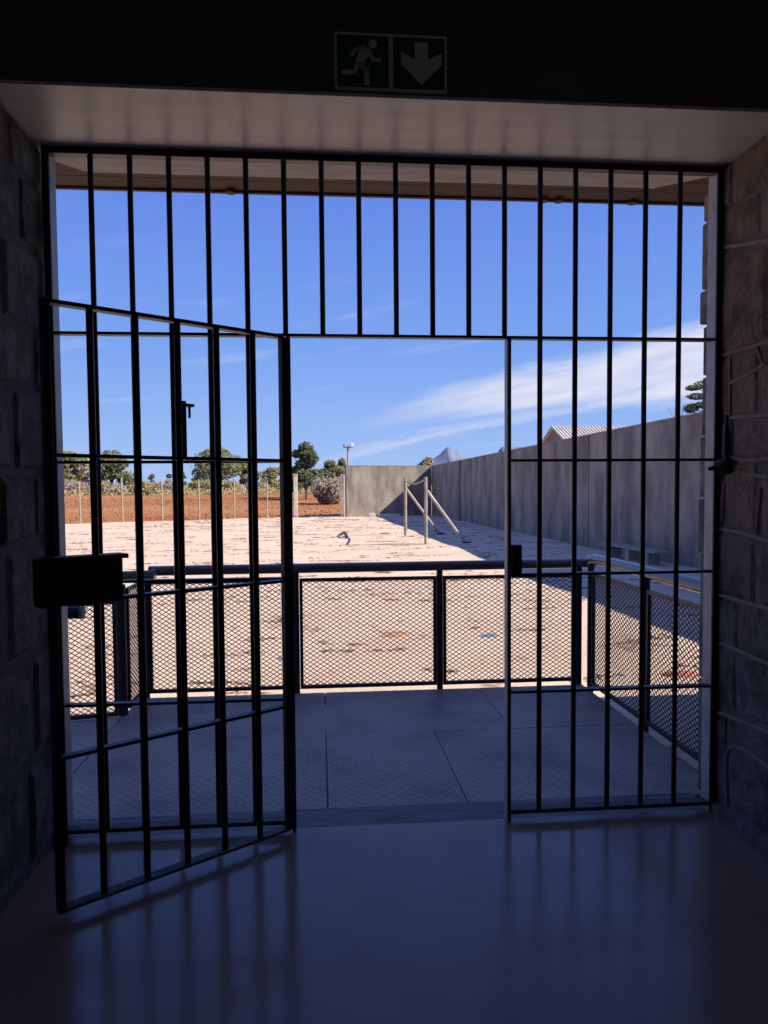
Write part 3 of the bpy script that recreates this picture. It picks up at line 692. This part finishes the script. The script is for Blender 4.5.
bb.build('branches', M['bark'], bt_)

# house behind the right wall
hs = thing('house', (18.0, 43, ZG), 'house with pale ridged roof behind the right yard wall', 'building')
B().box((14.9, 40.6, ZG-.3), (23.4, 45.4, 4.35)).build('wall', M['housewall'], hs)
B().prism([(40.4, 4.35), (43.0, 5.42), (45.6, 4.35)], lambda u, v, t_: (t_, u, v), 14.92, 23.3).build('gable', M['housewall'], hs)
for i in range(42):
    x0 = 14.65+i*.215
    for sg_, ya, yb_ in ((1, 40.1, 43.0), (-1, 45.9, 43.0)):
        bb = B(); xs4 = (x0, x0+.06, x0+.14, x0+.21); h4 = (0, .06, .06, 0)
        bb.v = [(x, yy, zz+hh) for (yy, zz) in ((ya, 4.27), (yb_, 5.46)) for x, hh in zip(xs4, h4)]+[(x, yy, zz-.03) for (yy, zz) in ((ya, 4.27), (yb_, 5.46)) for x in (x0, x0+.21)]
        bb.f = [(0, 1, 5, 4), (1, 2, 6, 5), (2, 3, 7, 6), (0, 4, 10, 8), (3, 9, 11, 7), (8, 10, 11, 9), (0, 8, 9, 3, 2, 1), (4, 5, 6, 7, 11, 10)]
        bb.build('roof_sheet', M['roofsheet'], hs)
fb_ = thing('far_building', (-60, 265, 1.4), 'low white building far off on the left horizon', 'building')
B().box((-63, 262, 1.0), (-56.5, 266, 4.3)).build('wall', M['far_white'], fb_); B().prism([(-63.4, 4.3), (-56.1, 4.3), (-57, 5.0), (-62.5, 5.0)], lambda u, v, t_: (u, t_, v), 261.6, 266.4).build('roof', M['far_roof'], fb_)

# mountain
def mount(name, pts, y0, depth, label):
    bb = B(); n1 = 120; x0, x1 = pts[0][0], pts[-1][0]; rows = 14; rg = random.Random(3)
    ph = [rg.uniform(0, 6.28) for _ in range(8)]
    for j in range(rows+1):
        v_ = j/rows
        for i in range(n1+1):
            x = x0+(x1-x0)*i/n1
            for (a, za), (c, zc) in zip(pts[:-1], pts[1:]):
                if a <= x <= c: z = za+(zc-za)*(x-a)/(c-a); break
            rid = sum(math.sin(x*.05*(q+1)*.8+ph[q]+v_*2.2*math.sin(q+1.))/(q+1.5) for q in range(6))
            prof = math.sin(min(1, v_*1.0)*math.pi)**.8 if v_ > .5 else (v_*2)**1.15
            bb.v.append((x+6*math.sin(v_*9+i*.3)*(1-prof), y0+depth*(v_-.5)*2+10*rid*(1-prof), -5+(z+4.6*rid*prof+5)*prof))
    for j in range(rows):
        for i in range(n1):
            a = j*(n1+1)+i; bb.f.append((a, a+1, a+n1+2, a+n1+1))
    return tag(bb.build(name, M['hazed_rock'], smooth=False), label, 'mountain')
mount('mountain', [(200, 20), (290, 70), (330, 92), (372, 110), (400, 120), (425, 136), (436, 146), (446, 144), (458, 132), (480, 126), (500, 112), (529, 98), (560, 92), (600, 60), (640, 20)], 2500, 140, 'haze-tinted blue-grey mountain peak above the junction of yard walls')
mount('mountain', [(660, 20), (766, 120), (805, 190), (845, 194), (895, 190), (947, 155), (1050, 78), (1150, 18)], 3250, 160, 'blunt haze-tinted blue-grey mountain mostly hidden by the right yard wall')

# ------------------------------------------------------------------ ground litter
wb = B()
for _ in range(900):
    y = 3.2+46*(R.random()**1.15); x = R.uniform(-16, 7.3)
    if x < edge_y(0)-60: continue
    if y > edge_y(x)-.5 or (y > 45.5 and x > 1): continue
    L = R.uniform(.08, .42)*(1+y*.035); wd_ = L*R.uniform(.10, .28); an = R.gauss(0, .35); z = gz(x, y)
    for q in range(26):
        px = R.uniform(-L, L); py = R.uniform(-wd_, wd_); s_ = R.uniform(.02, .07)*(1+y*.015)
        ux = x+px*math.cos(an)-py*math.sin(an); uy = y+px*math.sin(an)+py*math.cos(an); a2 = R.uniform(0, 6.28); k0 = len(wb.v)
        wb.v += [(ux-s_*math.cos(a2), uy-s_*math.sin(a2), z+.002), (ux+s_*math.cos(a2), uy+s_*math.sin(a2), z+.004), (ux+s_*.3*math.sin(a2), uy-s_*.3*math.cos(a2), z+.006+s_*R.uniform(.0, .22))]
        wb.f.append((k0, k0+1, k0+2))
o = wb.build('dry_weeds', M['weed']); o['kind'] = 'stuff'; tag(o, 'brown dry weed litter scattered over the sandy yard', 'weeds')
fgb = B()
for _ in range(16000):
    x = R.uniform(-36, 1.6); y = edge_y(x)+.5+62*R.random()**1.4; z = fz(y); h_ = R.uniform(.05, .16); a2 = R.uniform(0, 3.14); wq = R.uniform(.03, .09); k0 = len(fgb.v)
    fgb.v += [(x-wq*math.cos(a2), y-wq*math.sin(a2), z-.03), (x+wq*math.cos(a2), y+wq*math.sin(a2), z-.03), (x+R.uniform(-.1, .1), y+R.uniform(-.1, .1), z+h_)]; fgb.f.append((k0, k0+1, k0+2))
o = fgb.build('dry_grass', M['grass']); o['kind'] = 'stuff'; tag(o, 'rust coloured dry grass covering the field', 'grass')
sb = B()
for _ in range(2600):
    x = R.uniform(-37, -1); y = R.uniform(84, 102); hh = .25+.9*R.random()**1.5
    leaves(sb, (x, y, fz(y)+hh*.4), (.6, .5, hh*.55), 5, .14)
o = sb.build('dry_scrub', M['leaf_dry']); o['kind'] = 'stuff'; tag(o, 'low yellowish scrub along the far edge of the red field', 'scrub')
db = thing('broken_branch', (.95, 24.4, ZG), 'dark bent piece of debris lying on the sunny sand', 'debris')
B().tube([(x_, y_, gz(x_, y_)+h_) for x_, y_, h_ in ((.70, 25.9, .03), (.80, 25.5, .10), (.90, 25.0, .16), (.95, 24.5, .14), (.96, 24.1, .02))], .03, 8, r1=.07).build('branch', M['branchdark'], db, smooth=True)
def scrap(name, x, y, mat, label, s=.14):
    bb = B(); k_ = 9
    for j, (rr_, zz) in enumerate(((1, 0), (.8, .05), (.4, .08))):
        for i in range(k_): a2 = 2*math.pi*i/k_; q = rr_*s*(.8+.4*R.random()); bb.v.append((x+q*1.5*math.cos(a2), y+q*math.sin(a2), gz(x, y)-.01+zz*s*5*(.7+.5*R.random())))
    for j in range(2):
        for i in range(k_): a = j*k_+i; c = j*k_+(i+1) % k_; bb.f.append((a, c, c+k_, a+k_))
    bb.f.append(tuple(2*k_+i for i in range(k_)))
    tag(bb.build(name, M[mat], smooth=True), label, 'scrap')
scrap('stone_lump', -.40, 4.77, 'blue', 'blue-grey lump on sand behind left mesh panel', .08)
scrap('stone_lump', 2.08, 5.74, 'blue', 'blue-grey lump on sand seen right of the lock keep', .09)
scrap('clay_clod', .91, 5.88, 'orange', 'orange clay clod behind the middle mesh panel', .10)
scrap('clay_clod', 3.44, 3.58, 'red', 'dull red clod outside the right railing', .13)
scrap('weed_tuft', 2.65, 27.0, 'leaf_olive', 'low yellow-green weed tuft left of the pole frame', .16)

for o in bpy.data.objects:
    if '_org' in o: del o['_org']
